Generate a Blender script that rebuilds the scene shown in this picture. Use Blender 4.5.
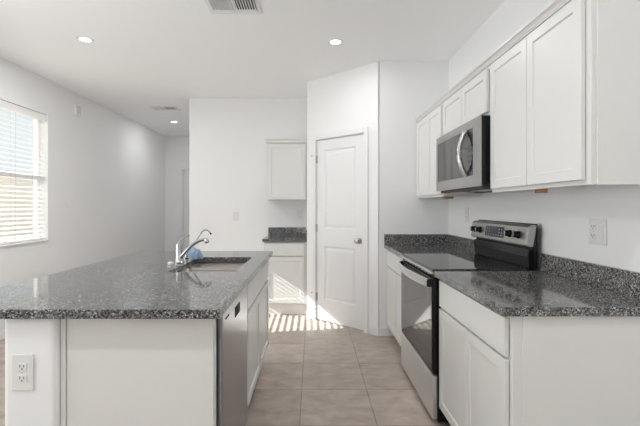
import bpy, bmesh, math, random
from mathutils import Matrix, Vector
random.seed(7)
S = bpy.context.scene
C = S.collection
for o in list(bpy.data.objects):
    bpy.data.objects.remove(o)

# ------------------------------------------------------------------ camera, sky, sun, added fill lamps, exposure
CAM_H = 1.287
cd = bpy.data.cameras.new('camera')
cam = bpy.data.objects.new('camera', cd)
C.objects.link(cam)
cam.location = (0, 0, CAM_H)
cam.rotation_euler = (math.pi / 2, 0, 0)
cd.sensor_width = 36.0
cd.lens = 390.0 / 640.0 * 36.0
cd.shift_x = 7.5 / 640.0
cd.shift_y = -6.0 / 640.0
cd.clip_start = 0.05
S.camera = cam

S.view_settings.view_transform = 'Standard'
S.view_settings.look = 'None'
S.view_settings.gamma = 1.0
S.view_settings.use_curve_mapping = False
S.view_settings.exposure = -0.13

W = bpy.data.worlds.new('sky')
S.world = W
W.use_nodes = True
bg = W.node_tree.nodes['Background']
bg.inputs[0].default_value = (0.91, 0.96, 1.0, 1)
bg.inputs[1].default_value = 1.05

sd = bpy.data.lights.new('sun', 'SUN')
sd.energy = 20
sd.angle = math.radians(0.2)
sd.color = (1.0, 0.965, 0.93)
sun = bpy.data.objects.new('sun', sd)
C.objects.link(sun)
sun.location = (-12, -2, 10)
sun.rotation_euler = Vector((1.0, 0.16, -0.66)).to_track_quat('-Z', 'Y').to_euler()


def area(name, loc, direction, sx, sy, power, col=(1, 1, 1), spread=180):
    d = bpy.data.lights.new(name, 'AREA')
    d.shape = 'RECTANGLE'
    d.size = sx
    d.size_y = sy
    d.energy = power
    d.color = col
    d.spread = math.radians(spread)
    o = bpy.data.objects.new(name, d)
    C.objects.link(o)
    o.location = loc
    o.rotation_euler = Vector(direction).to_track_quat('-Z', 'Y').to_euler()
    return o


# unseen fill lamps added to brighten the room, set at made-up windows
area('rear_fill', (-0.9, -6.92, 1.15), (0, 1, 0.0), 3.2, 2.1, 3, (0.95, 0.975, 1.0))
area('rear_up_fill', (-0.9, -6.92, 0.75), (0, 0.8, 1.0), 3.2, 1.2, 22, (0.97, 0.98, 1.0))
area('left_fill', (-2.98, 1.05, 1.40), (1, 0.25, 0.40), 2.0, 1.6, 38, (0.93, 0.965, 1.0), 150)
area('right_up_fill', (1.32, -1.6, 1.35), (-1, 0.6, 1.3), 1.8, 1.6, 14, (0.93, 0.965, 1.0), 130)
S.cycles.diffuse_bounces = 8
S.cycles.max_bounces = 16

# ------------------------------------------------------------------ materials
def nmat(name):
    m = bpy.data.materials.new(name)
    m.use_nodes = True
    nt = m.node_tree
    return m, nt, nt.nodes['Principled BSDF']


def plain(name, col, rough=0.5, metal=0.0, bump=0.0, bscale=200, coat=0.0, spec=0.5):
    m, nt, b = nmat(name)
    b.inputs['Base Color'].default_value = (*col, 1)
    b.inputs['Roughness'].default_value = rough
    b.inputs['Metallic'].default_value = metal
    b.inputs['Coat Weight'].default_value = coat
    b.inputs['Coat Roughness'].default_value = 0.05
    b.inputs['Specular IOR Level'].default_value = spec
    if bump:
        tc = nt.nodes.new('ShaderNodeNewGeometry')
        n = nt.nodes.new('ShaderNodeTexNoise')
        n.inputs['Scale'].default_value = bscale
        n.inputs['Detail'].default_value = 3
        nt.links.new(tc.outputs['Position'], n.inputs['Vector'])
        bp = nt.nodes.new('ShaderNodeBump')
        bp.inputs['Strength'].default_value = bump
        bp.inputs['Distance'].default_value = 0.002
        nt.links.new(n.outputs['Fac'], bp.inputs['Height'])
        nt.links.new(bp.outputs['Normal'], b.inputs['Normal'])
    return m


def ramp(nt, stops, interp='LINEAR'):
    r = nt.nodes.new('ShaderNodeValToRGB')
    r.color_ramp.interpolation = interp
    el = r.color_ramp.elements
    el[0].position, el[0].color = stops[0][0], (*stops[0][1], 1)
    el[1].position, el[1].color = stops[-1][0], (*stops[-1][1], 1)
    for p, c in stops[1:-1]:
        e = el.new(p)
        e.color = (*c, 1)
    return r


def granite(name):
    m, nt, b = nmat(name)
    g = nt.nodes.new('ShaderNodeNewGeometry')
    v = nt.nodes.new('ShaderNodeTexVoronoi')
    v.inputs['Scale'].default_value = 205
    nz = nt.nodes.new('ShaderNodeTexNoise')
    nz.inputs['Scale'].default_value = 60
    nz.inputs['Detail'].default_value = 4
    add = nt.nodes.new('ShaderNodeMixRGB')
    add.inputs[0].default_value = 0.012
    nt.links.new(g.outputs['Position'], add.inputs[1])
    nt.links.new(nz.outputs['Color'], add.inputs[2])
    nt.links.new(g.outputs['Position'], nz.inputs['Vector'])
    nt.links.new(add.outputs[0], v.inputs['Vector'])
    sep = nt.nodes.new('ShaderNodeSeparateColor')
    nt.links.new(v.outputs['Color'], sep.inputs[0])
    r = ramp(nt, [(0.0, (0.012, 0.012, 0.014)), (0.20, (0.055, 0.055, 0.058)), (0.40, (0.125, 0.124, 0.126)),
                  (0.64, (0.205, 0.203, 0.203)), (0.84, (0.32, 0.318, 0.318)), (0.95, (0.47, 0.468, 0.468))], 'CONSTANT')
    nt.links.new(sep.outputs[0], r.inputs[0])
    n2 = nt.nodes.new('ShaderNodeTexNoise')
    n2.inputs['Scale'].default_value = 9
    n2.inputs['Detail'].default_value = 5
    nt.links.new(g.outputs['Position'], n2.inputs['Vector'])
    r2 = ramp(nt, [(0.35, (0.90, 0.88, 0.87)), (0.65, (1.06, 1.05, 1.05))])
    nt.links.new(n2.outputs['Fac'], r2.inputs[0])
    mul = nt.nodes.new('ShaderNodeMixRGB')
    mul.blend_type = 'MULTIPLY'
    mul.inputs[0].default_value = 1
    nt.links.new(r.outputs[0], mul.inputs[1])
    nt.links.new(r2.outputs[0], mul.inputs[2])
    nt.links.new(mul.outputs[0], b.inputs['Base Color'])
    b.inputs['Roughness'].default_value = 0.07
    b.inputs['Specular IOR Level'].default_value = 0.6
    return m


def tile(name):
    m, nt, b = nmat(name)
    g = nt.nodes.new('ShaderNodeNewGeometry')
    mp = nt.nodes.new('ShaderNodeMapping')
    mp.inputs['Location'].default_value = (0.076 + 0.4572 * 20, -2.752 + 0.4572 * 20, 0)
    nt.links.new(g.outputs['Position'], mp.inputs['Vector'])
    br = nt.nodes.new('ShaderNodeTexBrick')
    br.offset = 0.0
    br.squash = 1.0
    br.inputs['Scale'].default_value = 1.0
    br.inputs['Brick Width'].default_value = 0.4572
    br.inputs['Row Height'].default_value = 0.4572
    br.inputs['Mortar Size'].default_value = 0.0040
    br.inputs['Mortar Smooth'].default_value = 0.1
    br.inputs['Bias'].default_value = 0.0
    br.inputs['Color1'].default_value = (0.90, 0.90, 0.90, 1)
    br.inputs['Color2'].default_value = (1.10, 1.09, 1.08, 1)
    br.inputs['Mortar'].default_value = (0.66, 0.64, 0.62, 1)
    nt.links.new(mp.outputs[0], br.inputs['Vector'])
    mp2 = nt.nodes.new('ShaderNodeMapping')
    mp2.inputs['Scale'].default_value = (1.0, 1.6, 1)
    nt.links.new(g.outputs['Position'], mp2.inputs['Vector'])
    n = nt.nodes.new('ShaderNodeTexNoise')
    n.inputs['Scale'].default_value = 6.5
    n.inputs['Detail'].default_value = 8
    n.inputs['Roughness'].default_value = 0.62
    n.inputs['Distortion'].default_value = 0.3
    nt.links.new(mp2.outputs[0], n.inputs['Vector'])
    r = ramp(nt, [(0.28, (0.345, 0.285, 0.240)), (0.5, (0.455, 0.385, 0.335)), (0.72, (0.56, 0.488, 0.43))])
    nt.links.new(n.outputs['Fac'], r.inputs[0])
    mul = nt.nodes.new('ShaderNodeMixRGB')
    mul.blend_type = 'MULTIPLY'
    mul.inputs[0].default_value = 1
    nt.links.new(r.outputs[0], mul.inputs[1])
    nt.links.new(br.outputs['Color'], mul.inputs[2])
    nt.links.new(mul.outputs[0], b.inputs['Base Color'])
    b.inputs['Roughness'].default_value = 0.36
    bp = nt.nodes.new('ShaderNodeBump')
    bp.inputs['Strength'].default_value = 0.4
    bp.inputs['Distance'].default_value = 0.002
    inv = nt.nodes.new('ShaderNodeMath')
    inv.operation = 'SUBTRACT'
    inv.inputs[0].default_value = 1
    nt.links.new(br.outputs['Fac'], inv.inputs[1])
    nt.links.new(inv.outputs[0], bp.inputs['Height'])
    nt.links.new(bp.outputs['Normal'], b.inputs['Normal'])
    return m


def brushed(name, col, rough, axis):
    """brushed stainless, grain running along one axis"""
    m, nt, b = nmat(name)
    b.inputs['Base Color'].default_value = (*col, 1)
    b.inputs['Metallic'].default_value = 1.0
    g = nt.nodes.new('ShaderNodeNewGeometry')
    mp = nt.nodes.new('ShaderNodeMapping')
    sc = [500, 500, 500]
    sc[axis] = 6
    mp.inputs['Scale'].default_value = sc
    nt.links.new(g.outputs['Position'], mp.inputs['Vector'])
    n = nt.nodes.new('ShaderNodeTexNoise')
    n.inputs['Scale'].default_value = 1.0
    n.inputs['Detail'].default_value = 2
    nt.links.new(mp.outputs[0], n.inputs['Vector'])
    mr = nt.nodes.new('ShaderNodeMapRange')
    mr.inputs['To Min'].default_value = rough - 0.02
    mr.inputs['To Max'].default_value = rough + 0.03
    nt.links.new(n.outputs['Fac'], mr.inputs['Value'])
    nt.links.new(mr.outputs[0], b.inputs['Roughness'])
    return m


def thin_glass(name):
    m = bpy.data.materials.new(name)
    m.use_nodes = True
    nt = m.node_tree
    nt.nodes.clear()
    out = nt.nodes.new('ShaderNodeOutputMaterial')
    mix = nt.nodes.new('ShaderNodeMixShader')
    tr = nt.nodes.new('ShaderNodeBsdfTransparent')
    tr.inputs[0].default_value = (0.95, 0.97, 0.96, 1)
    gl = nt.nodes.new('ShaderNodeBsdfGlossy')
    gl.inputs['Roughness'].default_value = 0.02
    lw = nt.nodes.new('ShaderNodeLayerWeight')
    pw = nt.nodes.new('ShaderNodeMath')
    pw.operation = 'POWER'
    pw.inputs[1].default_value = 5.0
    ma = nt.nodes.new('ShaderNodeMath')
    ma.operation = 'MULTIPLY_ADD'
    ma.inputs[1].default_value = 0.92
    ma.inputs[2].default_value = 0.04
    nt.links.new(lw.outputs['Facing'], pw.inputs[0])
    nt.links.new(pw.outputs[0], ma.inputs[0])
    nt.links.new(ma.outputs[0], mix.inputs[0])
    nt.links.new(tr.outputs[0], mix.inputs[1])
    nt.links.new(gl.outputs[0], mix.inputs[2])
    nt.links.new(mix.outputs[0], out.inputs[0])
    return m


def emit(name, col, st):
    m, nt, b = nmat(name)
    b.inputs['Base Color'].default_value = (0.9, 0.9, 0.9, 1)
    b.inputs['Emission Color'].default_value = (*col, 1)
    b.inputs['Emission Strength'].default_value = st
    return m


M = dict(
    wall=plain('wall_paint', (0.855, 0.86, 0.865), 0.75, bump=0.15, bscale=160),
    ceil=plain('ceiling_paint', (0.94, 0.945, 0.95), 0.85, bump=0.12, bscale=120),
    trim=plain('trim_paint', (0.83, 0.835, 0.84), 0.38),
    cab=plain('cabinet_paint', (0.75, 0.75, 0.735), 0.36),
    door=plain('door_paint', (0.82, 0.825, 0.83), 0.40),
    plate=plain('white_plastic', (0.76, 0.76, 0.75), 0.3),
    slot=plain('dark_slot', (0.02, 0.02, 0.02), 0.7),
    greyplastic=plain('grey_plastic', (0.55, 0.55, 0.54), 0.5),
    granite=granite('speckled_granite'),
    tile=tile('taupe_floor_tile'),
    steel_y=brushed('brushed_steel_wide', (0.66, 0.655, 0.65), 0.34, 1),
    steel_mw=brushed('brushed_steel_dull', (0.46, 0.45, 0.435), 0.36, 1),
    steel_z=brushed('brushed_steel_upright', (0.60, 0.60, 0.60), 0.27, 2),
    steel_dw=plain('smooth_steel_door', (0.38, 0.39, 0.41), 0.22, 1.0),
    steel_drawer=plain('matte_steel_drawer', (0.76, 0.76, 0.755), 0.45, 1.0),
    steel_sink=plain('satin_steel_sink', (0.48, 0.45, 0.42), 0.42, 1.0),
    chrome=plain('polished_chrome', (0.52, 0.52, 0.53), 0.10, 1.0),
    nickel=plain('satin_nickel', (0.50, 0.48, 0.45), 0.28, 1.0),
    black=plain('black_enamel', (0.010, 0.010, 0.011), 0.22, spec=0.3),
    blackglass=plain('black_ceramic_glass', (0.010, 0.010, 0.011), 0.04, spec=0.9),
    ovenglass=plain('dark_oven_glass', (0.020, 0.020, 0.021), 0.04, spec=1.0),
    mwglass=plain('grey_microwave_glass', (0.030, 0.030, 0.030), 0.08, spec=0.9),
    display=plain('dark_display', (0.03, 0.033, 0.04), 0.15),
    button=plain('pale_button_print', (0.35, 0.38, 0.42), 0.4),
    wood=plain('raw_pine', (0.46, 0.24, 0.12), 0.7, bump=0.2, bscale=90),
    under=plain('raw_cabinet_board', (0.70, 0.66, 0.60), 0.7),
    toe=plain('toe_kick_board', (0.72, 0.71, 0.70), 0.6),
    blind=plain('blind_vinyl', (0.90, 0.90, 0.88), 0.45),
    cord=plain('blind_cord', (0.55, 0.54, 0.52), 0.8),
    vinyl=plain('window_vinyl', (0.85, 0.85, 0.85), 0.4),
    glass=thin_glass('window_glass'),
    cloth=plain('blue_cloth', (0.30, 0.40, 0.55), 0.8, bump=0.5, bscale=300),
    lens=emit('lamp_lens', (1.0, 0.97, 0.92), 6.0),
    stucco=plain('beige_stucco', (0.78, 0.73, 0.66), 0.9, bump=0.4, bscale=60),
    ground=plain('sandy_gravel', (0.50, 0.43, 0.36), 0.95, bump=0.5, bscale=40),
    ductdark=plain('dark_metal_and_duct_shade', (0.08, 0.08, 0.08), 0.7),  # dark metal; on the near vent it stands for shade in the duct
)

# ------------------------------------------------------------------ mesh helpers (all coordinates are world unless a matrix is given)
class MB:
    def __init__(self, mat=None):
        self.bm = bmesh.new()
        self.mx = mat or Matrix.Identity(4)

    def _x(self, verts):
        for v in verts:
            v.co = self.mx @ v.co

    def box(self, x0, x1, y0, y1, z0, z1):
        r = bmesh.ops.create_cube(self.bm, size=1.0)
        for v in r['verts']:
            v.co = Vector(((x0 + x1) / 2 + v.co.x * (x1 - x0), (y0 + y1) / 2 + v.co.y * (y1 - y0),
                           (z0 + z1) / 2 + v.co.z * (z1 - z0)))
        self._x(r['verts'])
        return self

    def cyl(self, p0, p1, r0, r1=None, n=24, caps=True):
        r1 = r0 if r1 is None else r1
        p0, p1 = Vector(p0), Vector(p1)
        d = p1 - p0
        r = bmesh.ops.create_cone(self.bm, cap_ends=caps, segments=n, radius1=r0, radius2=r1, depth=d.length)
        q = d.to_track_quat('Z', 'Y').to_matrix().to_4x4()
        q.translation = (p0 + p1) / 2
        for v in r['verts']:
            v.co = q @ v.co
        self._x(r['verts'])
        return self

    def tube(self, pts, rad, n=12, flat=None):
        """tube swept along points; rad is one number or one per point; flat=(rx, rz) gives an oval section"""
        pts = [Vector(p) for p in pts]
        rs = rad if isinstance(rad, (list, tuple)) else [rad] * len(pts)
        rings = []
        up = Vector((0, 0, 1))
        for i, p in enumerate(pts):
            t = (pts[min(i + 1, len(pts) - 1)] - pts[max(i - 1, 0)]).normalized()
            a = t.cross(up)
            if a.length < 1e-3:
                a = t.cross(Vector((0, 1, 0)))
            a.normalize()
            b = a.cross(t).normalized()
            ring = []
            for k in range(n):
                an = 2 * math.pi * k / n
                ra, rb = (rs[i], rs[i]) if flat is None else (flat[0], flat[1])
                ring.append(self.bm.verts.new(self.mx @ (p + a * math.cos(an) * ra + b * math.sin(an) * rb)))
            rings.append(ring)
        for i in range(len(rings) - 1):
            for k in range(n):
                self.bm.faces.new((rings[i][k], rings[i][(k + 1) % n], rings[i + 1][(k + 1) % n], rings[i + 1][k]))
        self.bm.faces.new(rings[0][::-1])
        self.bm.faces.new(rings[-1])
        return self

    def lathe(self, prof, base, axis, n=28):
        """prof: (radius, height along axis)"""
        q = Vector(axis).to_track_quat('Z', 'Y').to_matrix().to_4x4()
        q.translation = Vector(base)
        rings = []
        for r, h in prof:
            r = max(r, 1e-4)
            rings.append([self.bm.verts.new(self.mx @ (q @ Vector((r * math.cos(2 * math.pi * k / n), r * math.sin(2 * math.pi * k / n), h)))) for k in range(n)])
        for i in range(len(rings) - 1):
            for k in range(n):
                self.bm.faces.new((rings[i][k], rings[i][(k + 1) % n], rings[i + 1][(k + 1) % n], rings[i + 1][k]))
        self.bm.faces.new(rings[0][::-1])
        self.bm.faces.new(rings[-1])
        return self

    def prism(self, poly, a0, a1, plane='xz'):
        """extrude a 2-D outline along the remaining axis"""
        def P(u, v, a):
            return Vector({'xz': (u, a, v), 'yz': (a, u, v), 'xy': (u, v, a)}[plane])
        A = [self.bm.verts.new(self.mx @ P(u, v, a0)) for u, v in poly]
        B = [self.bm.verts.new(self.mx @ P(u, v, a1)) for u, v in poly]
        n = len(poly)
        for k in range(n):
            self.bm.faces.new((A[k], A[(k + 1) % n], B[(k + 1) % n], B[k]))
        self.bm.faces.new(A[::-1])
        self.bm.faces.new(B)
        return self

    def panel(self, w, h, t, rail=0.057, dep=0.008, raised=False, fields=None):
        """a door lying in local x (0..w), z (0..h), front at local y=-t; recessed centre field(s)"""
        fields = fields or [(rail, w - rail, rail, h - rail)]
        xs = sorted({0, w} | {f[0] for f in fields} | {f[1] for f in fields})
        zs = sorted({0, h} | {f[2] for f in fields} | {f[3] for f in fields})
        V = {}
        bm = self.bm

        def vert(x, z, y):
            k = (round(x, 5), round(z, 5), round(y, 5))
            if k not in V:
                V[k] = bm.verts.new(self.mx @ Vector((x, y, z)))
            return V[k]

        def rect(x0, x1, z0, z1, y):
            return bm.faces.new((vert(x0, z0, y), vert(x1, z0, y), vert(x1, z1, y), vert(x0, z1, y)))

        def ring(o, yo, i, yi):
            a = [(o[0], o[2]), (o[1], o[2]), (o[1], o[3]), (o[0], o[3])]
            b = [(i[0], i[2]), (i[1], i[2]), (i[1], i[3]), (i[0], i[3])]
            for k in range(4):
                k2 = (k + 1) % 4
                bm.faces.new((vert(*a[k], yo), vert(*a[k2], yo), vert(*b[k2], yi), vert(*b[k], yi)))
        for i in range(len(xs) - 1):
            for j in range(len(zs) - 1):
                cx, cz = (xs[i] + xs[i + 1]) / 2, (zs[j] + zs[j + 1]) / 2
                if not any(f[0] < cx < f[1] and f[2] < cz < f[3] for f in fields):
                    rect(xs[i], xs[i + 1], zs[j], zs[j + 1], -t)
        for f in fields:
            if raised:
                g1 = (f[0] + .012, f[1] - .012, f[2] + .012, f[3] - .012)
                g2 = (f[0] + .022, f[1] - .022, f[2] + .022, f[3] - .022)
                g3 = (f[0] + .050, f[1] - .050, f[2] + .050, f[3] - .050)
                ring(f, -t, g1, -t + dep)
                ring(g1, -t + dep, g2, -t + dep)
                ring(g2, -t + dep, g3, -t + .001)
                rect(*g3, -t + .001)
            else:
                g = (f[0] + .002, f[1] - .002, f[2] + .002, f[3] - .002)
                ring(f, -t, g, -t + dep)
                rect(*g, -t + dep)
        # edges and back
        xs2, zs2 = xs, zs
        for i in range(len(xs2) - 1):
            bm.faces.new((vert(xs2[i], 0, 0), vert(xs2[i + 1], 0, 0), vert(xs2[i + 1], 0, -t), vert(xs2[i], 0, -t)))
            bm.faces.new((vert(xs2[i], h, -t), vert(xs2[i + 1], h, -t), vert(xs2[i + 1], h, 0), vert(xs2[i], h, 0)))
        for j in range(len(zs2) - 1):
            bm.faces.new((vert(0, zs2[j], 0), vert(0, zs2[j], -t), vert(0, zs2[j + 1], -t), vert(0, zs2[j + 1], 0)))
            bm.faces.new((vert(w, zs2[j], -t), vert(w, zs2[j], 0), vert(w, zs2[j + 1], 0), vert(w, zs2[j + 1], -t)))
        for i in range(len(xs2) - 1):
            for j in range(len(zs2) - 1):
                rect(xs2[i], xs2[i + 1], zs2[j], zs2[j + 1], 0)
        return self

    def build(self, name, mat, parent=None, bevel=0.0, seg=2, smooth=False):
        bm = self.bm
        bmesh.ops.recalc_face_normals(bm, faces=bm.faces)
        co = [v.co for v in bm.verts]
        lo = Vector([min(c[i] for c in co) for i in range(3)])
        hi = Vector([max(c[i] for c in co) for i in range(3)])
        ctr = (lo + hi) / 2
        for v in bm.verts:
            v.co -= ctr
        me = bpy.data.meshes.new(name)
        bm.to_mesh(me)
        bm.free()
        me.materials.append(mat)
        if smooth:
            for p in me.polygons:
                p.use_smooth = True
        o = bpy.data.objects.new(name, me)
        C.objects.link(o)
        if parent is None:
            o.location = ctr
        else:
            o.parent = parent
            base = WLOC[parent.name]
            o.location = ctr - base
        WLOC[o.name] = ctr
        if smooth:
            md = o.modifiers.new('edges', 'EDGE_SPLIT')
            md.split_angle = math.radians(40)
        if bevel:
            md = o.modifiers.new('bevel', 'BEVEL')
            md.width = bevel
            md.segments = seg
            md.limit_method = 'ANGLE'
            md.angle_limit = math.radians(40)
            md.harden_normals = False
        return o


WLOC = {}


def thing(name, loc, label, cat, group=None):
    o = bpy.data.objects.new(name, None)
    o.empty_display_size = 0.1
    C.objects.link(o)
    o.location = loc
    WLOC[o.name] = Vector(loc)
    return tag(o, label, cat, group)


def tag(o, label=None, cat=None, group=None):
    if label:
        o['label'] = label
    if cat:
        o['category'] = cat
    if group:
        o['group'] = group
    return o


def struct(o, label=None):
    o['kind'] = 'structure'
    if label:
        o['label'] = label
    return o


def face(ox, oy, oz, d):
    """matrix: local x along the face (left to right seen from outside), local -y outward"""
    ang = {'-y': 0, '-x': -math.pi / 2, '+x': math.pi / 2, '+y': math.pi}[d]
    return Matrix.Translation((ox, oy, oz)) @ Matrix.Rotation(ang, 4, 'Z')


# ------------------------------------------------------------------ room shell
XL, XR = -3.02, 1.357          # left and right wall faces
YB, YE, YR = 5.21, 8.0, -7.0   # back wall, hall end, rear wall
XH = -1.65                     # hall side of the back wall
ZC = 2.743
D1 = 3.89                      # pantry front wall
T = 0.14

struct(MB().box(XL - T, XR + T, YR - T, YE + T, -0.12, 0).build('floor', M['tile']), 'taupe square tile floor')
struct(MB().box(XL - T, XR + T, YR - T, YE + T, ZC, ZC + 0.12).build('ceiling', M['ceil']), 'flat white ceiling')


def wall_y(name, xa, xb, y0, y1, opens):
    """wall running along y with openings (ya, yb, za, zb)"""
    mb = MB()
    y = y0
    for (a, b, za, zb) in sorted(opens):
        mb.box(xa, xb, y, a, 0, ZC)
        if za > 0:
            mb.box(xa, xb, a, b, 0, za)
        mb.box(xa, xb, a, b, zb, ZC)
        y = b
    mb.box(xa, xb, y, y1, 0, ZC)
    return struct(mb.build(name, M['wall']))


WY0, WY1, WZ0, WZ1 = 3.54, 4.45, 0.90, 2.335
VY0, VY1, VZ0, VZ1 = 0.0, 2.1, 0.55, 2.335
wall_y('wall_left', XL - T, XL, YR - T, YE + T, [(WY0, WY1, WZ0, WZ1), (VY0, VY1, VZ0, VZ1)])
wall_y('wall_right', XR, XR + T, YR - T, YE + T, [(-2.5, -0.7, VZ0, VZ1)])
# back wall with the hall beyond its left end
struct(MB().box(XH, -0.064 + 0.10, YB, YB + 0.12, 0, ZC).build('wall_back', M['wall'], bevel=0.012, seg=3))
struct(MB().box(XH, XH + 0.12, YB + 0.12, YE, 0, ZC).build('wall_hall_side', M['wall']))
# hall end wall with a door
HD0, HD1 = -2.66, -1.86
mb = MB().box(XL, HD0, YE, YE + T, 0, ZC).box(HD0, HD1, YE, YE + T, 2.05, ZC).box(HD1, XH + 0.12, YE, YE + T, 0, ZC)
struct(mb.build('wall_hall_end', M['wall']))
# rear wall of the great room with a wide opening made up to let light in
RX0, RX1, RZ1 = -2.5, 0.7, 2.2
mb = MB().box(XL, RX0, YR - T, YR, 0, ZC).box(RX1, XR, YR - T, YR, 0, ZC).box(RX0, RX1, YR - T, YR, RZ1, ZC)
struct(mb.build('wall_rear', M['wall']))

# pantry: front wall, diagonal door wall, side wall
P1, P2 = Vector((0.653, D1, 0)), Vector((-0.064, 4.54, 0))
struct(MB().box(P1.x + 0.02, XR, D1, D1 + 0.11, 0, ZC).build('wall_pantry_front', M['wall']))
struct(MB().box(P2.x, P2.x + 0.10, P2.y + 0.03, YB, 0, ZC).build('wall_pantry_side', M['wall']))
du = (P1 - P2)
DL = du.length
ang = math.atan2(du.y, du.x)
DM = Matrix.Translation(P2) @ Matrix.Rotation(ang, 4, 'Z')
DX0, DX1, DH = 0.143, 0.800, 2.045
mb = MB(DM).box(0, DX0, 0, 0.11, 0, ZC).box(DX1, DL, 0, 0.11, 0, ZC).box(DX0, DX1, 0, 0.11, DH, ZC)
struct(mb.build('wall_pantry_door', M['wall']))
# island half wall
KX0, KX1, IY0, IY1 = -1.157, -0.955, 1.435, 3.27
struct(MB().box(KX0, KX1, IY0 + 0.02, IY1, 0, 0.878).build('wall_island', M['wall'], bevel=0.02, seg=4), 'white half wall carrying the left side of the island top')

# baseboards
def baseboard(name, mbx):
    return struct(mbx.build(name, M['trim'], bevel=0.004))


BH, BT = 0.083, 0.013
baseboard('baseboard_left', MB().box(XL, XL + BT, YR, YE, 0, BH))
baseboard('baseboard_back', MB().box(XH, -0.60, YB - BT, YB, 0, BH))
baseboard('baseboard_hall_side', MB().box(XH - BT, XH, YB - BT, YE, 0, BH))
baseboard('baseboard_hall_end', MB().box(XL + BT, HD0 - 0.06, YE - BT, YE, 0, BH))
baseboard('baseboard_pantry_front', MB().box(P1.x - 0.006, 0.80, D1 - BT, D1, 0, BH))
baseboard('baseboard_pantry_right', MB(DM).box(DX1 + 0.06, DL + 0.006, -BT, 0, 0, BH))
baseboard('baseboard_pantry_left', MB(DM).box(-0.002, DX0 - 0.06, -BT, 0, 0, BH))
baseboard('baseboard_right', MB().box(XR - BT, XR, YR, 1.44, 0, BH))
baseboard('baseboard_island', MB().box(KX0 - BT, KX0, IY0 + 0.02, IY1, 0, BH).box(KX0 - BT, KX1 - 0.01, IY0 + 0.02 - BT, IY0 + 0.02, 0, BH))

# ------------------------------------------------------------------ window, blind
def side_window(idx, y0, y1, z0, z1, xa=XL - 0.13):
    xb = xa + 0.045
    w = struct(thing('window_%d' % idx, (xa + 0.02, (y0 + y1) / 2, z0), None, None))
    f = 0.045
    mb = MB().box(xa, xb, y0, y1, z0, z0 + f).box(xa, xb, y0, y1, z1 - f, z1)
    mb.box(xa, xb, y0, y0 + f, z0 + f, z1 - f).box(xa, xb, y1 - f, y1, z0 + f, z1 - f)
    zm = (z0 + z1) / 2 + 0.0
    mb.box(xa, xb, y0 + f, y1 - f, zm - 0.028, zm + 0.028)
    mb.build('window_frame', M['vinyl'], w, bevel=0.003)
    MB().box(xa + 0.018, xa + 0.022, y0 + f, y1 - f, z0 + f, zm - 0.028).build('pane', M['glass'], w)
    MB().box(xa + 0.018, xa + 0.022, y0 + f, y1 - f, zm + 0.028, z1 - f).build('pane', M['glass'], w)
    return w


side_window(1, WY0, WY1, WZ0, WZ1)
side_window(2, VY0, VY1, VZ0, VZ1)  # left window made up out of view to bring in light
side_window(3, -2.5, -0.7, VZ0, VZ1, XR + 0.085)  # right window invented out of view for the fill lamp beside it
struct(MB().box(XL - 0.085, XL + 0.018, WY0 - 0.0, WY1 - 0.0, WZ0, WZ0 + 0.016).build('trim_1', M['trim'], bevel=0.004))

bl = thing('window_blind', (XL - 0.045, (WY0 + WY1) / 2, WZ0 + 0.02), 'white horizontal slat blind open over the window in the left wall', 'blind')
bx = XL - 0.048
by0, by1 = WY0 + 0.012, WY1 - 0.012
MB().box(bx - 0.028, bx + 0.028, by0, by1, WZ1 - 0.05, WZ1 - 0.002).build('headrail', M['blind'], bl, bevel=0.002)
MB().box(bx + 0.029, bx + 0.038, WY0 + 0.002, WY1 - 0.002, WZ1 - 0.078, WZ1 - 0.004).build('valance', M['blind'], bl, bevel=0.003)
mb = MB()
zs = WZ0 + 0.075
pitch, hw, tilt = 0.0475, 0.025, math.radians(14)
while zs < WZ1 - 0.075:
    c_, s_ = math.cos(tilt), math.sin(tilt)
    n = 4
    top, bot = [], []
    for k in range(n + 1):
        q = -hw + 2 * hw * k / n
        crown = 0.0025 * (1 - (q / hw) ** 2)
        top.append((bx + q * c_ + (crown + .0014) * s_, zs - q * s_ + (crown + .0014) * c_))
        bot.append((bx + q * c_ + (crown - .0014) * s_, zs - q * s_ + (crown - .0014) * c_))
    mb.prism(top + bot[::-1], by0 + 0.004, by1 - 0.004, 'xz')
    zs += pitch
mb.build('slats', M['blind'], bl)
MB().box(bx - 0.026, bx + 0.026, by0 + 0.004, by1 - 0.004, WZ0 + 0.026, WZ0 + 0.044).build('bottom_rail', M['blind'], bl, bevel=0.003)
for yy in (by0 + 0.13, (by0 + by1) / 2, by1 - 0.13):
    mb = MB()
    for xx in (bx - 0.0265, bx + 0.0265):
        mb.cyl((xx, yy, WZ0 + 0.03), (xx, yy, WZ1 - 0.05), 0.0016, n=6)
    mb.build('ladder_cord', M['cord'], bl)

# rear sliding glass door, made up behind the camera to light the room
w = struct(thing('added_rear_door', (-0.9, YR - 0.07, 0), None, None))
mb = MB()
xa, xb = RX0, RX1
ya, yb = YR - 0.11, YR - 0.05
f = 0.06
mb.box(xa, xb, ya, yb, 0, f).box(xa, xb, ya, yb, RZ1 - f, RZ1).box(xa, xa + f, ya, yb, f, RZ1 - f).box(xb - f, xb, ya, yb, f, RZ1 - f)
mb.box((xa + xb) / 2 - 0.05, (xa + xb) / 2 + 0.05, ya, yb, f, RZ1 - f)
mb.build('door_frame', M['vinyl'], w, bevel=0.004)
MB().box(xa + f, (xa + xb) / 2 - 0.05, ya + 0.028, ya + 0.032, f, RZ1 - f).build('pane', M['glass'], w)
MB().box((xa + xb) / 2 + 0.05, xb - f, ya + 0.028, ya + 0.032, f, RZ1 - f).build('pane', M['glass'], w)

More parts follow.
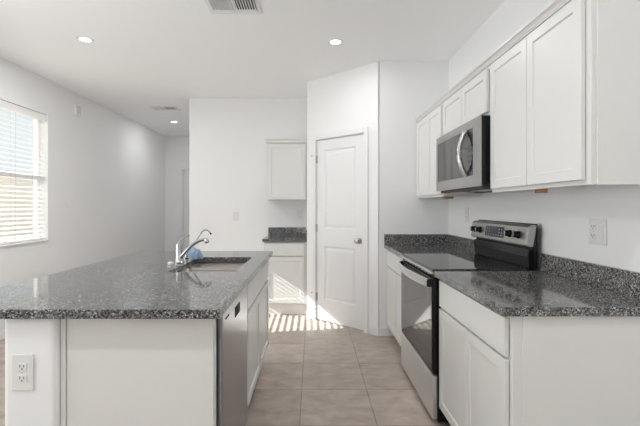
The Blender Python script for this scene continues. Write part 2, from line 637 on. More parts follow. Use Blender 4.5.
# outside: ground and the neighbour's garden wall seen between the slats
struct(MB().box(-26, 12, -20, 16, -0.40, -0.13).build('ground', M['ground']), 'sandy ground outside')
nw = MB().box(-8.3, -8.0, -4, 13, -0.13, 2.12).box(-8.34, -7.96, -4, 13, 2.12, 2.18).build('garden_wall', M['stucco'])
struct(MB().box(-6.6, XL - 0.15, -2.0, 2.85, 2.46, 2.58).build('sun_blocker', M['trim']), 'unseen white slab added to block sun at the side window')  # slab added to keep sun out of the made-up left window
tag(nw, 'beige stucco garden wall outside, behind the blind slats', 'wall')

# ------------------------------------------------------------------ doors
# pantry door
dr = struct(thing('door_1', DM @ Vector(((DX0 + DX1) / 2, 0.03, 0)), 'white two panel pantry door in the diagonal wall', None))
W_, H_ = DX1 - DX0 - 0.008, DH - 0.018
PM = DM @ Matrix.Translation((DX0 + 0.004, 0.047, 0.014))
st = 0.108
MB(PM).panel(W_, H_, 0.035, dep=0.009, raised=True, fields=[(st, W_ - st, 0.235, 0.835), (st, W_ - st, 1.03, H_ - 0.115)]).build('door_slab', M['door'], dr)
kz = 0.935
kb = DM @ Vector((DX1 - 0.065, 0.0115, kz))
kax = (DM.to_3x3() @ Vector((0, -1, 0)))
knob = MB().lathe([(0.0, 0), (0.031, 0), (0.031, 0.004), (0.027, 0.009), (0.012, 0.012), (0.011, 0.030), (0.018, 0.036), (0.027, 0.046), (0.0285, 0.056), (0.024, 0.066), (0.012, 0.071), (0.0, 0.072)], kb, kax).build('door_knob', M['nickel'], dr, smooth=True)
for hz in (0.27, 1.05, 1.83):
    mb = MB(DM).cyl((DX0 - 0.001, 0.004, hz - 0.045), (DX0 - 0.001, 0.004, hz + 0.045), 0.006, n=12)
    mb.box(DX0 + 0.001, DX0 + 0.012, 0.009, 0.0115, hz - 0.044, hz + 0.044)
    if hz != 1.05:
        mb.cyl((DX0 - 0.001, 0.004, hz + 0.040), (DX0 - 0.045, -0.030, hz + 0.040), 0.0035, n=8).cyl((DX0 - 0.041, -0.027, hz + 0.040), (DX0 - 0.052, -0.036, hz + 0.040), 0.007, n=10)
    mb.build('hinge', M['nickel'], dr)
# jamb and casing
cw, ct = 0.056, 0.016
mb = MB(DM)
mb.box(DX0 - cw, DX0 - 0.002, -ct, 0, 0, DH + cw).box(DX1 + 0.002, DX1 + cw, -ct, 0, 0, DH + cw).box(DX0 - 0.002, DX1 + 0.002, -ct, 0, DH + 0.002, DH + cw)
mb.box(DX0 - 0.002, DX1 + 0.002, 0.050, 0.062, DH - 0.012, DH)
struct(mb.build('trim_2', M['trim'], bevel=0.005, seg=2), 'white casing around the pantry door')

# hall door
d2 = struct(thing('door_2', ((HD0 + HD1) / 2, YE + 0.05, 0), 'white door at the end of the hall', None))
MB(Matrix.Translation((HD0 + 0.004, YE + 0.06, 0.012))).panel(HD1 - HD0 - 0.008, 2.03, 0.035, dep=0.009, raised=True, fields=[(.12, HD1 - HD0 - .128, .24, .84), (.12, HD1 - HD0 - .128, 1.03, 1.91)]).build('door_slab', M['door'], d2)
MB().lathe([(0.0, 0), (0.031, 0), (0.031, 0.004), (0.012, 0.012), (0.011, 0.030), (0.027, 0.046), (0.0285, 0.056), (0.012, 0.071), (0.0, 0.072)], (HD1 - 0.07, YE + 0.025, 0.94), (0, -1, 0)).build('door_knob', M['nickel'], d2, smooth=True)
mb = MB().box(HD0 - cw, HD0, YE - ct, YE, 0, 2.05 + cw).box(HD1, HD1 + cw, YE - ct, YE, 0, 2.05 + cw).box(HD0, HD1, YE - ct, YE, 2.05, 2.05 + cw)
struct(mb.build('trim_3', M['trim'], bevel=0.004), 'white casing of the hall door')

# ------------------------------------------------------------------ cabinets
RV = 0.018   # reveal of face frame around doors


def shaker(parent, name, ox, oy, oz, d, w, h, rail=0.048, t=0.019, flat=False):
    mx = face(ox, oy, oz, d) @ Matrix.Translation((0, -0.003, 0))
    mb = MB(mx)
    if flat:
        mb.box(0, w, -t, 0, 0, h)
        return mb.build(name, M['cab'], parent, bevel=0.003)
    mb.panel(w, h, t, rail=rail, dep=0.008)
    return mb.build(name, M['cab'], parent, bevel=0.0015, seg=1)


# --- base cabinets on the right (faces look to -x; frame plane 0.757)
FX = 0.757
NY0, NY1 = 1.475, 2.286
FY0, FY1 = 3.114, D1 - 0.002


def base_right(label, y0, y1, end_panel):
    t = thing('base_cabinet', ((FX + XR) / 2, (y0 + y1) / 2, 0), label, 'cabinet', None)
    MB().box(FX, XR - 0.001, y0, y1, 0.105, 0.877).build('carcass', M['cab'], t, bevel=0.0015)
    MB().box(FX + 0.075, XR - 0.001, y0 + (0.02 if end_panel else 0), y1, 0.0, 0.105).build('toe_kick', M['toe'], t)
    w = y1 - y0
    top, dz = 0.862, 0.150
    r = 0.020
    # local x of a '-x' face runs from far (high y) to near (low y)
    shaker(t, 'drawer', FX, y1 - r, top - dz, '-x', w - 2 * r, dz, flat=True)
    dw = (w - 2 * r - 0.004) / 2
    hh = top - dz - 0.012 - 0.125
    shaker(t, 'door', FX, y1 - r, 0.125, '-x', dw, hh)
    shaker(t, 'door', FX, y1 - r - dw - 0.004, 0.125, '-x', dw, hh)
    if end_panel:
        MB().box(FX + 0.035, XR - 0.001, y0 - 0.006, y0, 0.0, 0.877).build('end_panel', M['cab'], t, bevel=0.001)
    return t


base_right('white shaker base cabinet with wide drawer, nearest on the right, beside the range', NY0, NY1, True)
base_right('white shaker base cabinet between the range and the pantry wall', FY0, FY1, False)

# --- upper cabinets on the right
UX = 1.053


def upper_right(label, y0, y1, z0, end_panel, cleats=()):
    t = thing('wall_cabinet', ((UX + XR) / 2, (y0 + y1) / 2, z0), label, 'cabinet')
    z1 = 2.128
    # carcass: sides, back, top, recessed floor, face frame
    MB().box(UX + 0.019, XR - 0.001, y0, y1, z0 + 0.022, z1).box(UX, UX + 0.019, y0, y1, z0, z1)\
        .box(UX + 0.019, XR - 0.001, y0, y0 + 0.014, z0, z0 + 0.022).box(UX + 0.019, XR - 0.001, y1 - 0.014, y1, z0, z0 + 0.022)\
        .build('carcass', M['cab'], t, bevel=0.001)
    rr = 0.024
    w = y1 - y0
    dw = (w - 2 * rr - 0.004) / 2
    hh = z1 - 0.020 - (z0 + 0.020)
    shaker(t, 'door', UX, y1 - rr, z0 + 0.020, '-x', dw, hh)
    shaker(t, 'door', UX, y1 - rr - dw - 0.004, z0 + 0.020, '-x', dw, hh)
    if end_panel:
        MB().box(UX + 0.022, XR - 0.001, y0 - 0.005, y0, z0, z1).build('end_panel', M['cab'], t, bevel=0.001)
    for (a, b, c, d) in cleats:
        o = MB().box(a, b, c, d, z0 - 0.014, z0 + 0.022).build('wood_block', M['wood'], t, bevel=0.002)
        o['label'] = 'unpainted brown wood block under the cabinet'
    return t


upper_right('tall white two door wall cabinet nearest on the right, over the granite counter', 1.475, 2.286, 1.372, True, [(1.14, 1.165, 1.93, 2.00)])
upper_right('short white wall cabinet directly above the microwave', 2.289, 3.110, 1.832, False)
upper_right('white two door wall cabinet between the microwave and the pantry wall', 3.113, D1 - 0.002, 1.372, False, [(1.17, 1.23, 3.40, 3.52)])

# crown along the tops
prof = [(UX + 0.02, 2.1285), (UX - 0.008, 2.1285), (UX - 0.008, 2.134), (UX - 0.012, 2.136), (UX - 0.016, 2.144), (UX - 0.024, 2.152), (UX - 0.030, 2.155), (UX - 0.030, 2.167), (UX + 0.02, 2.167)]
cr = MB().prism(prof, 1.445, D1 - 0.002, 'xz').box(UX + 0.02, XR - 0.001, 1.445, 1.49, 2.1285, 2.167).build('crown_molding', M['cab'])
tag(cr, 'white crown moulding along the top of the right wall cabinets', 'moulding')

# --- back wall cabinets (faces look to -y)
BX0, BX1 = -0.572, P2.x - 0.001
t = thing('base_cabinet', ((BX0 + BX1) / 2, YB - 0.3, 0), 'small white base cabinet on the back wall, left of the pantry door', 'cabinet')
BFY = YB - 0.61
MB().box(BX0, BX1, BFY, YB - 0.001, 0.145, 0.877).build('carcass', M['cab'], t, bevel=0.0015)
MB().box(BX0 + 0.003, BX1, BFY + 0.07, YB - 0.001, 0, 0.145).build('toe_kick', M['toe'], t)
bw = BX1 - BX0
shaker(t, 'drawer', BX0 + 0.015, BFY, 0.712, '-y', bw - 0.045, 0.150, flat=True)
shaker(t, 'door', BX0 + 0.015, BFY, 0.160, '-y', bw - 0.045, 0.540)

t = thing('wall_cabinet', ((BX0 + BX1) / 2, YB - 0.16, 1.372), 'single door white wall cabinet on the back wall beside the pantry', 'cabinet')
UFY = YB - 0.305
MB().box(BX0, BX1, UFY, YB - 0.001, 1.372, 2.09).build('carcass', M['cab'], t, bevel=0.0015)
shaker(t, 'door', BX0 + 0.012, UFY, 1.385, '-y', bw - 0.032, 0.69)
MB().box(BX0 - 0.022, BX1, UFY - 0.040, YB - 0.001, 2.125, 2.14).box(BX0 - 0.010, BX1, UFY - 0.028, YB - 0.001, 2.09, 2.125).build('crown', M['cab'], t, bevel=0.006, seg=3)

# --- island cabinets (faces look to +x; frame plane -0.378)
IX = -0.380
CX0 = KX1 + 0.001
t = thing('island_end_panel', ((CX0 + IX) / 2, 1.50, 0), 'large flat white panel closing the near end of the island', 'panel')
MB().box(CX0 + 0.022, IX + 0.004, 1.478, 1.497, 0, 0.877).build('panel', M['cab'], t, bevel=0.002)
MB().box(CX0 + 0.002, CX0 + 0.0205, 1.473, 1.497, 0, 0.877).build('scribe_strip', M['cab'], t, bevel=0.002)
MB().box(IX - 0.055, IX + 0.004, 1.498, 1.526, 0, 0.877).build('filler_stile', M['cab'], t, bevel=0.002)
SY0, SY1 = 2.152, 3.26
t = thing('base_cabinet', ((CX0 + IX) / 2, (SY0 + SY1) / 2, 0), 'white shaker sink cabinet in the island, beside the dishwasher', 'cabinet')
mb = MB().box(CX0, IX, SY0, SY0 + 0.016, 0.150, 0.877).box(CX0, IX, SY1 - 0.016, SY1, 0.150, 0.877).box(CX0, CX0 + 0.01, SY0 + .016, SY1 - .016, 0.150, 0.877)
mb.box(CX0 + .01, IX, SY0 + .016, SY1 - .016, 0.150, 0.163)
mb.box(IX - 0.019, IX, SY0 + .016, SY1 - .016, 0.163, 0.877)
mb.build('carcass', M['cab'], t)
MB().box(CX0, IX - 0.075, SY0, SY1, 0, 0.150).build('toe_kick', M['toe'], t)
r = 0.018
fw = SY1 - 0.075 - SY0 - r
shaker(t, 'false_drawer_front', IX, SY0 + r, 0.712, '+x', fw, 0.150, flat=True)
dw = (fw - 0.004) / 2
shaker(t, 'door', IX, SY0 + r, 0.168, '+x', dw, 0.526)
shaker(t, 'door', IX, SY0 + r + dw + 0.004, 0.168, '+x', dw, 0.526)

# ------------------------------------------------------------------ granite tops
def slab(name, parent, x0, x1, y0, y1, z0=0.879, z1=0.914, hole=None):
    bm = bmesh.new()
    outer = [bm.verts.new((x, y, z1)) for x, y in ((x0, y0), (x1, y0), (x1, y1), (x0, y1))]
    edges = [bm.edges.new((outer[i], outer[(i + 1) % 4])) for i in range(4)]
    if hole:
        hx0, hx1, hy0, hy1, rd = hole
        pts = []
        for (cx, cy, a0) in ((hx1 - rd, hy1 - rd, 0), (hx0 + rd, hy1 - rd, 90), (hx0 + rd, hy0 + rd, 180), (hx1 - rd, hy0 + rd, 270)):
            for k in range(7):
                a = math.radians(a0 + 15 * k)
                pts.append((cx + rd * math.cos(a), cy + rd * math.sin(a)))
        inner = [bm.verts.new((x, y, z1)) for x, y in pts]
        edges += [bm.edges.new((inner[i], inner[(i + 1) % len(inner)])) for i in range(len(inner))]
    bmesh.ops.triangle_fill(bm, edges=edges, use_beauty=True)
    r = bmesh.ops.extrude_face_region(bm, geom=bm.faces[:])
    for v in [g for g in r['geom'] if isinstance(g, bmesh.types.BMVert)]:
        v.co.z = z0
    mb = MB()
    mb.bm.free()
    mb.bm = bm
    return mb.build(name, M['granite'], parent, bevel=0.003, seg=2)


CXF = 0.714
t = thing('countertop', ((CXF + XR) / 2, 1.87, 0.879), 'speckled grey granite counter nearest on the right, beside the range', 'countertop')
slab('slab', t, CXF, XR - 0.001, 1.45, 2.287)
MB().box(XR - 0.021, XR - 0.001, 1.45, 2.287, 0.914, 1.016).build('backsplash', M['granite'], t, bevel=0.002)
t = thing('countertop', ((CXF + XR) / 2, 3.5, 0.879), 'speckled granite counter in the corner between range and pantry wall', 'countertop')
slab('slab', t, CXF, XR - 0.001, 3.113, D1 - 0.001)
MB().box(XR - 0.021, XR - 0.001, 3.113, D1 - 0.001, 0.914, 1.016).build('backsplash', M['granite'], t, bevel=0.002)
MB().box(CXF, XR - 0.022, D1 - 0.021, D1 - 0.001, 0.914, 1.016).build('backsplash', M['granite'], t, bevel=0.002)
t = thing('countertop', ((BX0 + BX1) / 2, 4.88, 0.879), 'small dark granite counter on the back wall beside the pantry door', 'countertop')
slab('slab', t, BX0 - 0.016, BX1, YB - 0.648, YB - 0.001)
MB().box(BX0 - 0.016, BX1 - 0.021, YB - 0.021, YB - 0.001, 0.914, 1.016).build('backsplash', M['granite'], t, bevel=0.002)
MB().box(BX1 - 0.020, BX1, YB - 0.60, YB - 0.001, 0.914, 1.016).build('side_splash', M['granite'], t, bevel=0.002)
HX0, HX1, HY0, HY1 = -0.835, -0.447, 2.235, 2.90
t = thing('countertop', (-0.9, 2.37, 0.879), 'large speckled granite island top with a cut-out for the sink', 'countertop')
slab('slab', t, -1.452, -0.337, 1.418, 3.31, hole=(HX0, HX1, HY0, HY1, 0.035))

# ------------------------------------------------------------------ sink and taps
sk = thing('kitchen_sink', ((HX0 + HX1) / 2, (HY0 + HY1) / 2, 0.70), 'undermount double bowl stainless sink in the island top', 'sink')


def bowl(y0, y1, ztop, depth):
    x0, x1 = HX0 - 0.006, HX1 + 0.006
    bm = bmesh.new()
    rd = 0.040
    loops = []
    for (ins, z) in ((0, ztop), (0.004, ztop - depth + 0.035), (0.012, ztop - depth + 0.012), (0.032, ztop - depth)):
        pts = []
        rr = max(rd - ins * 0.2, 0.02)
        for (cx, cy, a0) in ((x1 - ins - rr, y1 - ins - rr, 0), (x0 + ins + rr, y1 - ins - rr, 90), (x0 + ins + rr, y0 + ins + rr, 180), (x1 - ins - rr, y0 + ins + rr, 270)):
            for k in range(7):
                a = math.radians(a0 + 15 * k)
                pts.append(bm.verts.new((cx + rr * math.cos(a), cy + rr * math.sin(a), z)))
        loops.append(pts)
    n = len(loops[0])
    for i in range(len(loops) - 1):
        for k in range(n):
            bm.faces.new((loops[i][k], loops[i][(k + 1) % n], loops[i + 1][(k + 1) % n], loops[i + 1][k]))
    bm.faces.new(loops[-1])
    mb = MB()
    mb.bm.free()
    mb.bm = bm
    o = mb.build('bowl', M['steel_sink'], sk, smooth=True)
    md = o.modifiers.new('gauge', 'SOLIDIFY')
    md.thickness = 0.0015
    MB().lathe([(0.0, 0.0), (0.042, 0.0), (0.042, 0.003), (0.03, 0.002), (0.0, -0.0)], ((HX0 + HX1) / 2, (y0 + y1) / 2, ztop - depth + 0.002), (0, 0, 1)).build('drain', M['chrome'], sk, smooth=True)
    return o


ym = 2.625
bowl(HY0 - 0.006, ym - 0.010, 0.877, 0.19)
bowl(ym + 0.010, HY1 + 0.006, 0.877, 0.19)
MB().box(HX0 - 0.004, HX1 + 0.004, ym - 0.013, ym + 0.013, 0.858, 0.874).build('divider', M['steel_drawer'], sk, bevel=0.006, seg=3)  # steel brighter than the bowls imitates light on the top edge

fx, fy, fz = -0.890, 2.60, 0.915
fa = thing('kitchen_faucet', (fx, fy, fz), 'chrome single lever kitchen faucet at the left side of the sink', 'faucet')
MB().lathe([(0.0, 0), (0.030, 0), (0.030, 0.006), (0.024, 0.012), (0.0215, 0.03), (0.0215, 0.115), (0.018, 0.128), (0.0, 0.132)], (fx, fy, fz), (0, 0, 1)).build('body', M['chrome'], fa, smooth=True)
pts = []
for k in range(13):
    u = k / 12
    x = fx + 0.014 + 0.172 * u
    z = fz + 0.040 + 0.115 * math.sin(min(u * 1.08, 1.0) * math.pi / 2)
    pts.append((x, fy - 0.004, z))
MB().tube(pts, [0.013 - 0.0025 * (k / 12) for k in range(13)], 14).build('spout', M['chrome'], fa, smooth=True)
ex, ez = pts[-1][0], pts[-1][2]
MB().lathe([(0.0, 0), (0.011, 0.0), (0.0145, 0.006), (0.0145, 0.026), (0.012, 0.034), (0.0, 0.034)], (ex - 0.006, fy - 0.004, ez + 0.008), (0.35, 0, -1)).build('aerator', M['chrome'], fa, smooth=True)
hp = [(fx, fy, fz + 0.125), (fx + 0.006, fy, fz + 0.145), (fx + 0.020, fy, fz + 0.158), (fx + 0.045, fy, fz + 0.172), (fx + 0.070, fy, fz + 0.184)]
MB().tube(hp, [0.008, 0.006, 0.0048, 0.0042, 0.004], 10).build('lever', M['chrome'], fa, smooth=True)

gx, gy = -0.918, 2.83
sp = thing('filter_tap', (gx, gy, fz), 'slim chrome gooseneck tap behind the main faucet', 'faucet')
MB().lathe([(0.0, 0), (0.020, 0), (0.020, 0.005), (0.011, 0.012), (0.010, 0.030), (0.0, 0.032)], (gx, gy, fz), (0, 0, 1)).build('base', M['chrome'], sp, smooth=True)
pts = [(gx, gy, fz + 0.025), (gx + 0.050, gy, fz + 0.096), (gx + 0.090, gy, fz + 0.155), (gx + 0.115, gy, fz + 0.190), (gx + 0.128, gy, fz + 0.202), (gx + 0.142, gy, fz + 0.207), (gx + 0.157, gy, fz + 0.204), (gx + 0.170, gy, fz + 0.194), (gx + 0.178, gy, fz + 0.182)]
MB().tube(pts, 0.0048, 10).build('spout', M['chrome'], sp, smooth=True)
MB().cyl((gx + 0.176, gy, fz + 0.185), (gx + 0.182, gy, fz + 0.173), 0.0065, n=12).build('tip', M['black'], sp)

tag(MB().lathe([(0.0, 0), (0.019, 0), (0.019, 0.008), (0.017, 0.014), (0.011, 0.017), (0.0, 0.0175)], (-0.920, 2.53, fz), (0, 0, 1)).build('hole_cover', M['plate'], smooth=True),
    'small white round cap on the island top, left of the chrome faucet', 'cap')

# crumpled blue cloth lying over the back left corner of the sink
bm = bmesh.new()
bmesh.ops.create_icosphere(bm, subdivisions=4, radius=1.0)
from mathutils import noise
for v in bm.verts:
    p = v.co.copy()
    k = 1 + 0.28 * noise.noise(p * 2.3) + 0.12 * noise.noise(p * 5.5 + Vector((3, 1, 2)))
    zz = p.z * 0.050 * k
    v.co = Vector((-0.838 + p.x * 0.050 * k, 2.79 + p.y * 0.042 * k, max(0.946 + zz * 0.9 - 0.02 * p.x, 0.9155)))
mb = MB()
mb.bm.free()
mb.bm = bm
tag(mb.build('cleaning_cloth', M['cloth'], smooth=True), 'crumpled light blue cloth on the island top beside the sink', 'cloth')

# ------------------------------------------------------------------ dishwasher
DY0, DY1 = 1.540, 2.146
t = thing('dishwasher', ((CX0 + IX) / 2, (DY0 + DY1) / 2, 0), 'stainless steel dishwasher built into the island beside the end panel', 'dishwasher')
MB().box(CX0 + 0.01, IX - 0.005, DY0, DY1, 0.02, 0.872).build('tub', M['black'], t)
MB().box(IX - 0.004, IX + 0.022, DY0 + 0.010, DY1 - 0.006, 0.115, 0.862).build('door', M['steel_dw'], t, bevel=0.004)
MB().box(IX - 0.10, IX - 0.055, DY0 + 0.006, DY1 - 0.003, 0.0, 0.112).build('toe_panel', M['black'], t)
MB().box(IX + 0.0222, IX + 0.0232, 1.80, 1.92, 0.775, 0.822).build('pocket_handle', M['slot'], t, bevel=0.0003)  # flat dark plate; the pocket handle's depth is put into its colour
MB().box(IX + 0.0222, IX + 0.0230, 1.605, 1.675, 0.822, 0.829).build('badge', M['slot'], t)

# ------------------------------------------------------------------ range
RY0, RY1 = 2.293, 3.107
RF = 0.705
t = thing('range', ((RF + XR) / 2, (RY0 + RY1) / 2, 0), 'stainless and black electric range with glass cooktop between the counters', 'stove')
MB().box(RF + 0.034, 1.322, RY0, RY1, 0.02, 0.905).build('body', M['black'], t, bevel=0.002)
MB().box(RF + 0.10, 1.30, RY0 + 0.03, RY1 - 0.03, 0.0, 0.02).build('plinth', M['black'], t)
MB().box(RF + 0.002, 1.290, RY0 - 0.001, RY1 + 0.001, 0.906, 0.921).build('cooktop', M['blackglass'], t, bevel=0.004)
MB().box(RF - 0.006, RF + 0.020, RY0 + 0.002, RY1 - 0.002, 0.889, 0.9055).build('front_trim', M['steel_y'], t, bevel=0.004)
# vent strip under the cooktop
vp = MB().box(RF + 0.012, RF + 0.036, RY0 + 0.004, RY1 - 0.004, 0.866, 0.888).build('vent_strip', M['black'], t, bevel=0.002)
for k in range(9):
    y = RY0 + 0.10 + k * 0.072
    MB().box(RF + 0.0105, RF + 0.0125, y, y + 0.045, 0.873, 0.880).build('vent_slot', M['steel_y'], vp)
# oven door
od = MB().box(RF + 0.003, RF + 0.032, RY0 + 0.004, RY1 - 0.004, 0.300, 0.863).build('oven_door', M['black'], t, bevel=0.004)
MB().box(RF, RF + 0.003, RY0 + 0.014, RY1 - 0.014, 0.325, 0.850).build('door_glass', M['ovenglass'], od, bevel=0.001)
pts = []
for k in range(25):
    u = k / 24
    y = RY0 + 0.022 + (RY1 - RY0 - 0.044) * u
    pts.append((RF - 0.020 - 0.034 * math.sin(u * math.pi) ** 0.8, y, 0.836))
MB().tube(pts, 0.02, 14, flat=(0.010, 0.026)).build('handle', M['steel_y'], od, smooth=True)
for yy in (RY0 + 0.028, RY1 - 0.028):
    MB().box(RF - 0.026, RF + 0.002, yy - 0.012, yy + 0.012, 0.813, 0.859).build('handle_mount', M['black'], od, bevel=0.003)
dw_ = MB().box(RF + 0.000, RF + 0.032, RY0 + 0.003, RY1 - 0.003, 0.036, 0.292).build('storage_drawer', M['steel_drawer'], t, bevel=0.006)
# backguard
bgx = 1.272
prof = [(bgx + 0.016, 1.180), (bgx, 1.168), (bgx - 0.012, 1.062), (bgx - 0.006, 1.050), (bgx + 0.030, 1.050), (bgx + 0.052, 1.180)]
MB().prism(prof, RY0 + 0.004, RY1 - 0.004, 'xz').build('control_panel', M['steel_mw'], t, bevel=0.004)
prof = [(bgx + 0.032, 0.915), (bgx + 0.032, 1.050), (bgx + 0.050, 1.187), (1.322, 1.187), (1.322, 0.915)]
MB().prism(prof, RY0, RY1, 'xz').build('backguard', M['black'], t, bevel=0.002)
prof = [(bgx + 0.012, 0.922), (bgx + 0.004, 0.990), (bgx + 0.008, 1.035), (bgx + 0.034, 1.035), (bgx + 0.034, 0.922)]
MB().prism(prof, RY0 + 0.02, RY1 - 0.02, 'xz').build('lower_guard', M['black'], t, bevel=0.004)
for yy in (3.035, 2.945, 2.50, 2.395):
    xk = bgx - 0.0065
    kn = MB().lathe([(0.0, 0), (0.024, 0), (0.024, 0.004), (0.0195, 0.010), (0.018, 0.030), (0.015, 0.034), (0.0, 0.034)], (xk, yy, 1.117), (-1, 0, 0.11)).build('burner_knob', M['black'], t, smooth=True)
    MB().box(xk - 0.0375, xk - 0.033, yy - 0.003, yy + 0.003, 1.106, 1.132).build('pointer', M['greyplastic'], kn)
dsp = MB(Matrix.Translation((bgx - 0.0068, 2.715, 1.117)) @ Matrix.Rotation(math.radians(6.4), 4, 'Y')).box(-0.002, 0.002, -0.135, 0.135, -0.036, 0.036).build('display', M['display'], t, bevel=0.001)
for r_ in range(3):
    for c_ in range(7):
        if 2 <= c_ <= 4 and r_ > 0:
            continue
        y = -0.115 + c_ * 0.036
        MB(Matrix.Translation((bgx - 0.0068, 2.715, 1.117)) @ Matrix.Rotation(math.radians(6.4), 4, 'Y')).box(-0.0032, -0.0021, y, y + 0.014, -0.026 + r_ * 0.020, -0.020 + r_ * 0.020).build('button', M['button'], dsp)

# ------------------------------------------------------------------ microwave
MX = 0.987
MZ0, MZ1 = 1.411, 1.828
t = thing('microwave', ((MX + XR) / 2, 2.7, MZ0), 'stainless over-the-range microwave with black sides under the short cabinet', 'microwave')
MB().box(MX + 0.0072, XR - 0.002, RY0, RY1, MZ0 + 0.012, MZ1 - 0.001).build('body', M['black'], t, bevel=0.002)
mb = MB()
gy0, gy1, gz0, gz1 = 2.400, 3.075, 1.482, 1.778
mb.box(MX, MX + 0.007, RY0, RY1, MZ0, gz0).box(MX, MX + 0.007, RY0, RY1, gz1, MZ1).box(MX, MX + 0.007, RY0, gy0, gz0, gz1).box(MX, MX + 0.007, gy1, RY1, gz0, gz1)
dr_ = mb.build('door', M['steel_mw'], t, bevel=0.0)
MB().box(MX + 0.003, MX + 0.0069, 2.535, gy1, gz0, gz1).build('window', M['mwglass'], dr_)
cp = MB().box(MX + 0.003, MX + 0.0069, gy0, 2.534, gz0, gz1).build('control_panel', M['blackglass'], t)
for r_ in range(6):
    for c_ in range(3):
        MB().box(MX + 0.0022, MX + 0.0031, 2.418 + c_ * 0.026, 2.432 + c_ * 0.026, 1.505 + r_ * 0.033, 1.513 + r_ * 0.033).build('key', M['display'], cp)
MB().box(MX + 0.0022, MX + 0.0031, 2.418, 2.49, 1.725, 1.75).build('clock_display', M['display'], cp)
pts = []
for k in range(21):
    u = k / 20
    pts.append((MX - 0.002 - 0.046 * math.sin(u * math.pi) ** 0.8, 2.50, 1.487 + 0.288 * u))
MB().tube(pts, 0.0145, 14).build('handle', M['steel_z'], dr_, smooth=True)
MB().box(MX - 0.0008, MX + 0.0002, 2.735, 2.80, 1.800, 1.806).build('badge', M['greyplastic'], dr_)
un = MB().box(MX + 0.028, XR - 0.03, RY0 + 0.03, RY1 - 0.03, MZ0 - 0.016, MZ0 + 0.012).build('underside', M['ductdark'], t, bevel=0.002)
for ya in (2.36, 2.78):
    MB().box(MX + 0.08, MX + 0.17, ya, ya + 0.26, MZ0 - 0.019, MZ0 - 0.016).build('grease_filter', M['steel_y'], un)

# ------------------------------------------------------------------ wall plates
def plate_thing(name, label, cat, ox, oy, oz, d, w, h, devices):
    """devices: list of (kind, x offset)"""
    t = thing(name, (ox, oy, oz), label, cat)
    mx = face(ox, oy, oz, d)
    MB(mx).box(-w / 2, w / 2, -0.006, -0.0003, -h / 2, h / 2).build('cover_plate', M['plate'], t, bevel=0.003, seg=2)
    for kind, dx in devices:
        if kind == 'duplex':
            for zc in (-0.022, 0.022):
                rc = MB(mx).box(dx - 0.0165, dx + 0.0165, -0.0085, -0.0055, zc - 0.0145, zc + 0.0145).build('receptacle', M['plate'], t, bevel=0.004, seg=3)
                mb = MB(mx)
                mb.box(dx - 0.0085, dx - 0.0060, -0.0090, -0.0084, zc - 0.001, zc + 0.009).box(dx + 0.0055, dx + 0.0080, -0.0090, -0.0084, zc - 0.001, zc + 0.008)
                mb.cyl((dx, -0.0084, zc - 0.007), (dx, -0.0090, zc - 0.007), 0.0028, n=12)
                mb.build('slots', M['slot'], rc)
            MB(mx).cyl((dx, -0.0055, 0), (dx, -0.0072, 0), 0.003, n=12).build('screw', M['greyplastic'], t)
        elif kind == 'rocker':
            MB(mx).box(dx - 0.0165, dx + 0.0165, -0.0085, -0.0055, -0.033, 0.033).build('rocker', M['plate'], t, bevel=0.002)
        elif kind == 'toggle':
            MB(mx).box(dx - 0.005, dx + 0.005, -0.018, -0.0055, -0.004, 0.010).build('toggle', M['plate'], t, bevel=0.002)
            for zc in (-0.030, 0.030):
                MB(mx).cyl((dx, -0.0055, zc), (dx, -0.0072, zc), 0.003, n=12).build('screw', M['greyplastic'], t)
    return t


plate_thing('power_outlet', 'white duplex outlet on the half wall under the island top', 'outlet', -1.078, IY0 + 0.02, 0.671, '-y', 0.080, 0.136, [('duplex', 0)])
plate_thing('power_outlet', 'wide double outlet plate above the nearest right counter', 'outlet', XR, 1.852, 1.170, '-x', 0.115, 0.125, [('duplex', -0.024), ('rocker', 0.026)])
plate_thing('power_outlet', 'outlet on the right wall over the corner counter, behind the range', 'outlet', XR, 3.425, 1.22, '-x', 0.075, 0.125, [('duplex', 0)])
plate_thing('power_outlet', 'small outlet over the dark back counter, beside the pantry door', 'outlet', -0.167, YB, 1.185, '-y', 0.075, 0.120, [('duplex', 0)])
plate_thing('light_switch', 'white light switch alone on the back wall, above the sink', 'switch', -1.022, YB, 1.163, '-y', 0.080, 0.125, [('toggle', 0)])

# chime box high on the left wall, blank round cover
t = thing('door_chime', (XL, 4.98, 2.53), 'small grey chime box high on the left wall past the window', 'chime')
MB().box(XL + 0.0003, XL + 0.035, 4.925, 5.04, 2.455, 2.590).build('housing', M['wall'], t, bevel=0.006)
mb = MB()
for k in range(6):
    mb.box(XL + 0.0352, XL + 0.0365, 4.940, 5.025, 2.472 + k * 0.018, 2.480 + k * 0.018)
mb.build('grille', M['greyplastic'], t)
tag(MB().lathe([(0.0, 0), (0.046, 0), (0.046, 0.0015), (0.044, 0.0025), (0.0, 0.0025)], (XL + 0.0003, 4.82, 1.32), (1, 0, 0)).build('blank_cover', M['wall'], smooth=True), 'round painted blank cover on the left wall right of the window', 'cover')

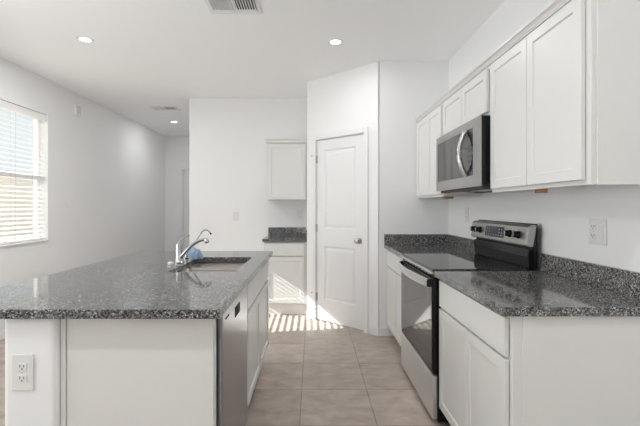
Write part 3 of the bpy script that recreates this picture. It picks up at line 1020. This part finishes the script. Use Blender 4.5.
# ------------------------------------------------------------------ ceiling fixtures
def downlight(x, y, label, power):
    t = thing('recessed_light', (x, y, ZC), label, 'light', 'recessed ceiling lights')
    MB().lathe([(0.044, 0.0005), (0.048, 0.004), (0.066, 0.0055), (0.069, 0.003), (0.069, 0.0003), (0.044, 0.0003)], (x, y, ZC), (0, 0, -1), 40).build('trim_ring', M['trim'], t, smooth=True)
    MB().lathe([(0.0, 0.0004), (0.0455, 0.0004), (0.0455, 0.0022), (0.0, 0.0022)], (x, y, ZC), (0, 0, -1), 40).build('lens', M['lens'], t)
    d = bpy.data.lights.new('downlight_glow', 'AREA')
    d.shape = 'DISK'
    d.size = 0.10
    d.energy = power
    d.color = (0.985, 0.99, 1.0)
    o = bpy.data.objects.new('downlight_glow', d)
    C.objects.link(o)
    o.location = (0, 0, -0.012)
    o.parent = t


downlight(-1.977, 3.39, 'recessed ceiling light at left, above the floor beside the window', 18.0)
downlight(0.203, 3.44, 'recessed ceiling light in front of the pantry door', 5.5)
downlight(-2.37, 6.68, 'recessed ceiling light farthest away, in the hall', 6.0)
downlight(0.203, 0.6, 'unseen ceiling light added over the aisle for fill', 12.0)  # added out of view to brighten the room, no fixture known here
downlight(-1.977, 0.6, 'unseen ceiling light added over the dining side for fill', 12.0)  # second added lamp out of view, brightens the left side


def ceiling_vent(x0, x1, y0, y1, label, n, inner='ductdark'):
    t = thing('ceiling_vent', ((x0 + x1) / 2, (y0 + y1) / 2, ZC), label, 'vent')
    f = 0.030
    xm = (x0 + x1) / 2
    mb = MB().box(x0, x1, y0, y0 + f, ZC - 0.008, ZC - 0.0005).box(x0, x1, y1 - f, y1, ZC - 0.008, ZC - 0.0005)
    mb.box(x0, x0 + f, y0 + f, y1 - f, ZC - 0.008, ZC - 0.0005).box(x1 - f, x1, y0 + f, y1 - f, ZC - 0.008, ZC - 0.0005).box(xm - 0.008, xm + 0.008, y0 + f, y1 - f, ZC - 0.008, ZC - 0.0005)
    mb.build('frame', M['trim'], t, bevel=0.002)
    MB().box(x0 + f, x1 - f, y0 + f, y1 - f, ZC - 0.0035, ZC - 0.0005).build('duct_shade_plate', M[inner], t)  # flat plate, not a hole; the duct's inner shade is its colour
    mb = MB()
    for (a, b, sg) in ((x0 + f, xm - 0.008, -1), (xm + 0.008, x1 - f, 1)):
        for k in range(n):
            c = a + (b - a) * (k + 0.5) / n
            mb.prism([(c - sg * 0.006 - .001, ZC - 0.0036), (c - sg * 0.006 + .001, ZC - 0.0036), (c + sg * 0.006 + .001, ZC - 0.018), (c + sg * 0.006 - .001, ZC - 0.018)], y0 + f + 0.002, y1 - f - 0.04, 'xz')
    mb.build('louvers', M['trim'], t)
    mb = MB()
    for (a, b) in ((x0 + f, xm - 0.008), (xm + 0.008, x1 - f)):
        mb.prism([(y1 - f - 0.036, ZC - 0.0036), (y1 - f - 0.002, ZC - 0.0036), (y1 - f - 0.010, ZC - 0.016), (y1 - f - 0.012, ZC - 0.016)], a, b, 'yz') if False else None
        for k in range(2):
            yy = y1 - f - 0.034 + k * 0.018
            mb.prism([(yy, ZC - 0.0036), (yy + .002, ZC - 0.0036), (yy + 0.012, ZC - 0.016), (yy + 0.010, ZC - 0.016)], a + 0.002, b - 0.002, 'yz')
    mb.build('end_louvers', M['trim'], t)


ceiling_vent(-0.760, -0.378, 2.62, 2.93, 'white air vent in the ceiling at the top of the photo', 8)
ceiling_vent(-2.36, -1.98, 5.62, 5.86, 'distant white air vent in the ceiling by the hall', 8, 'greyplastic')
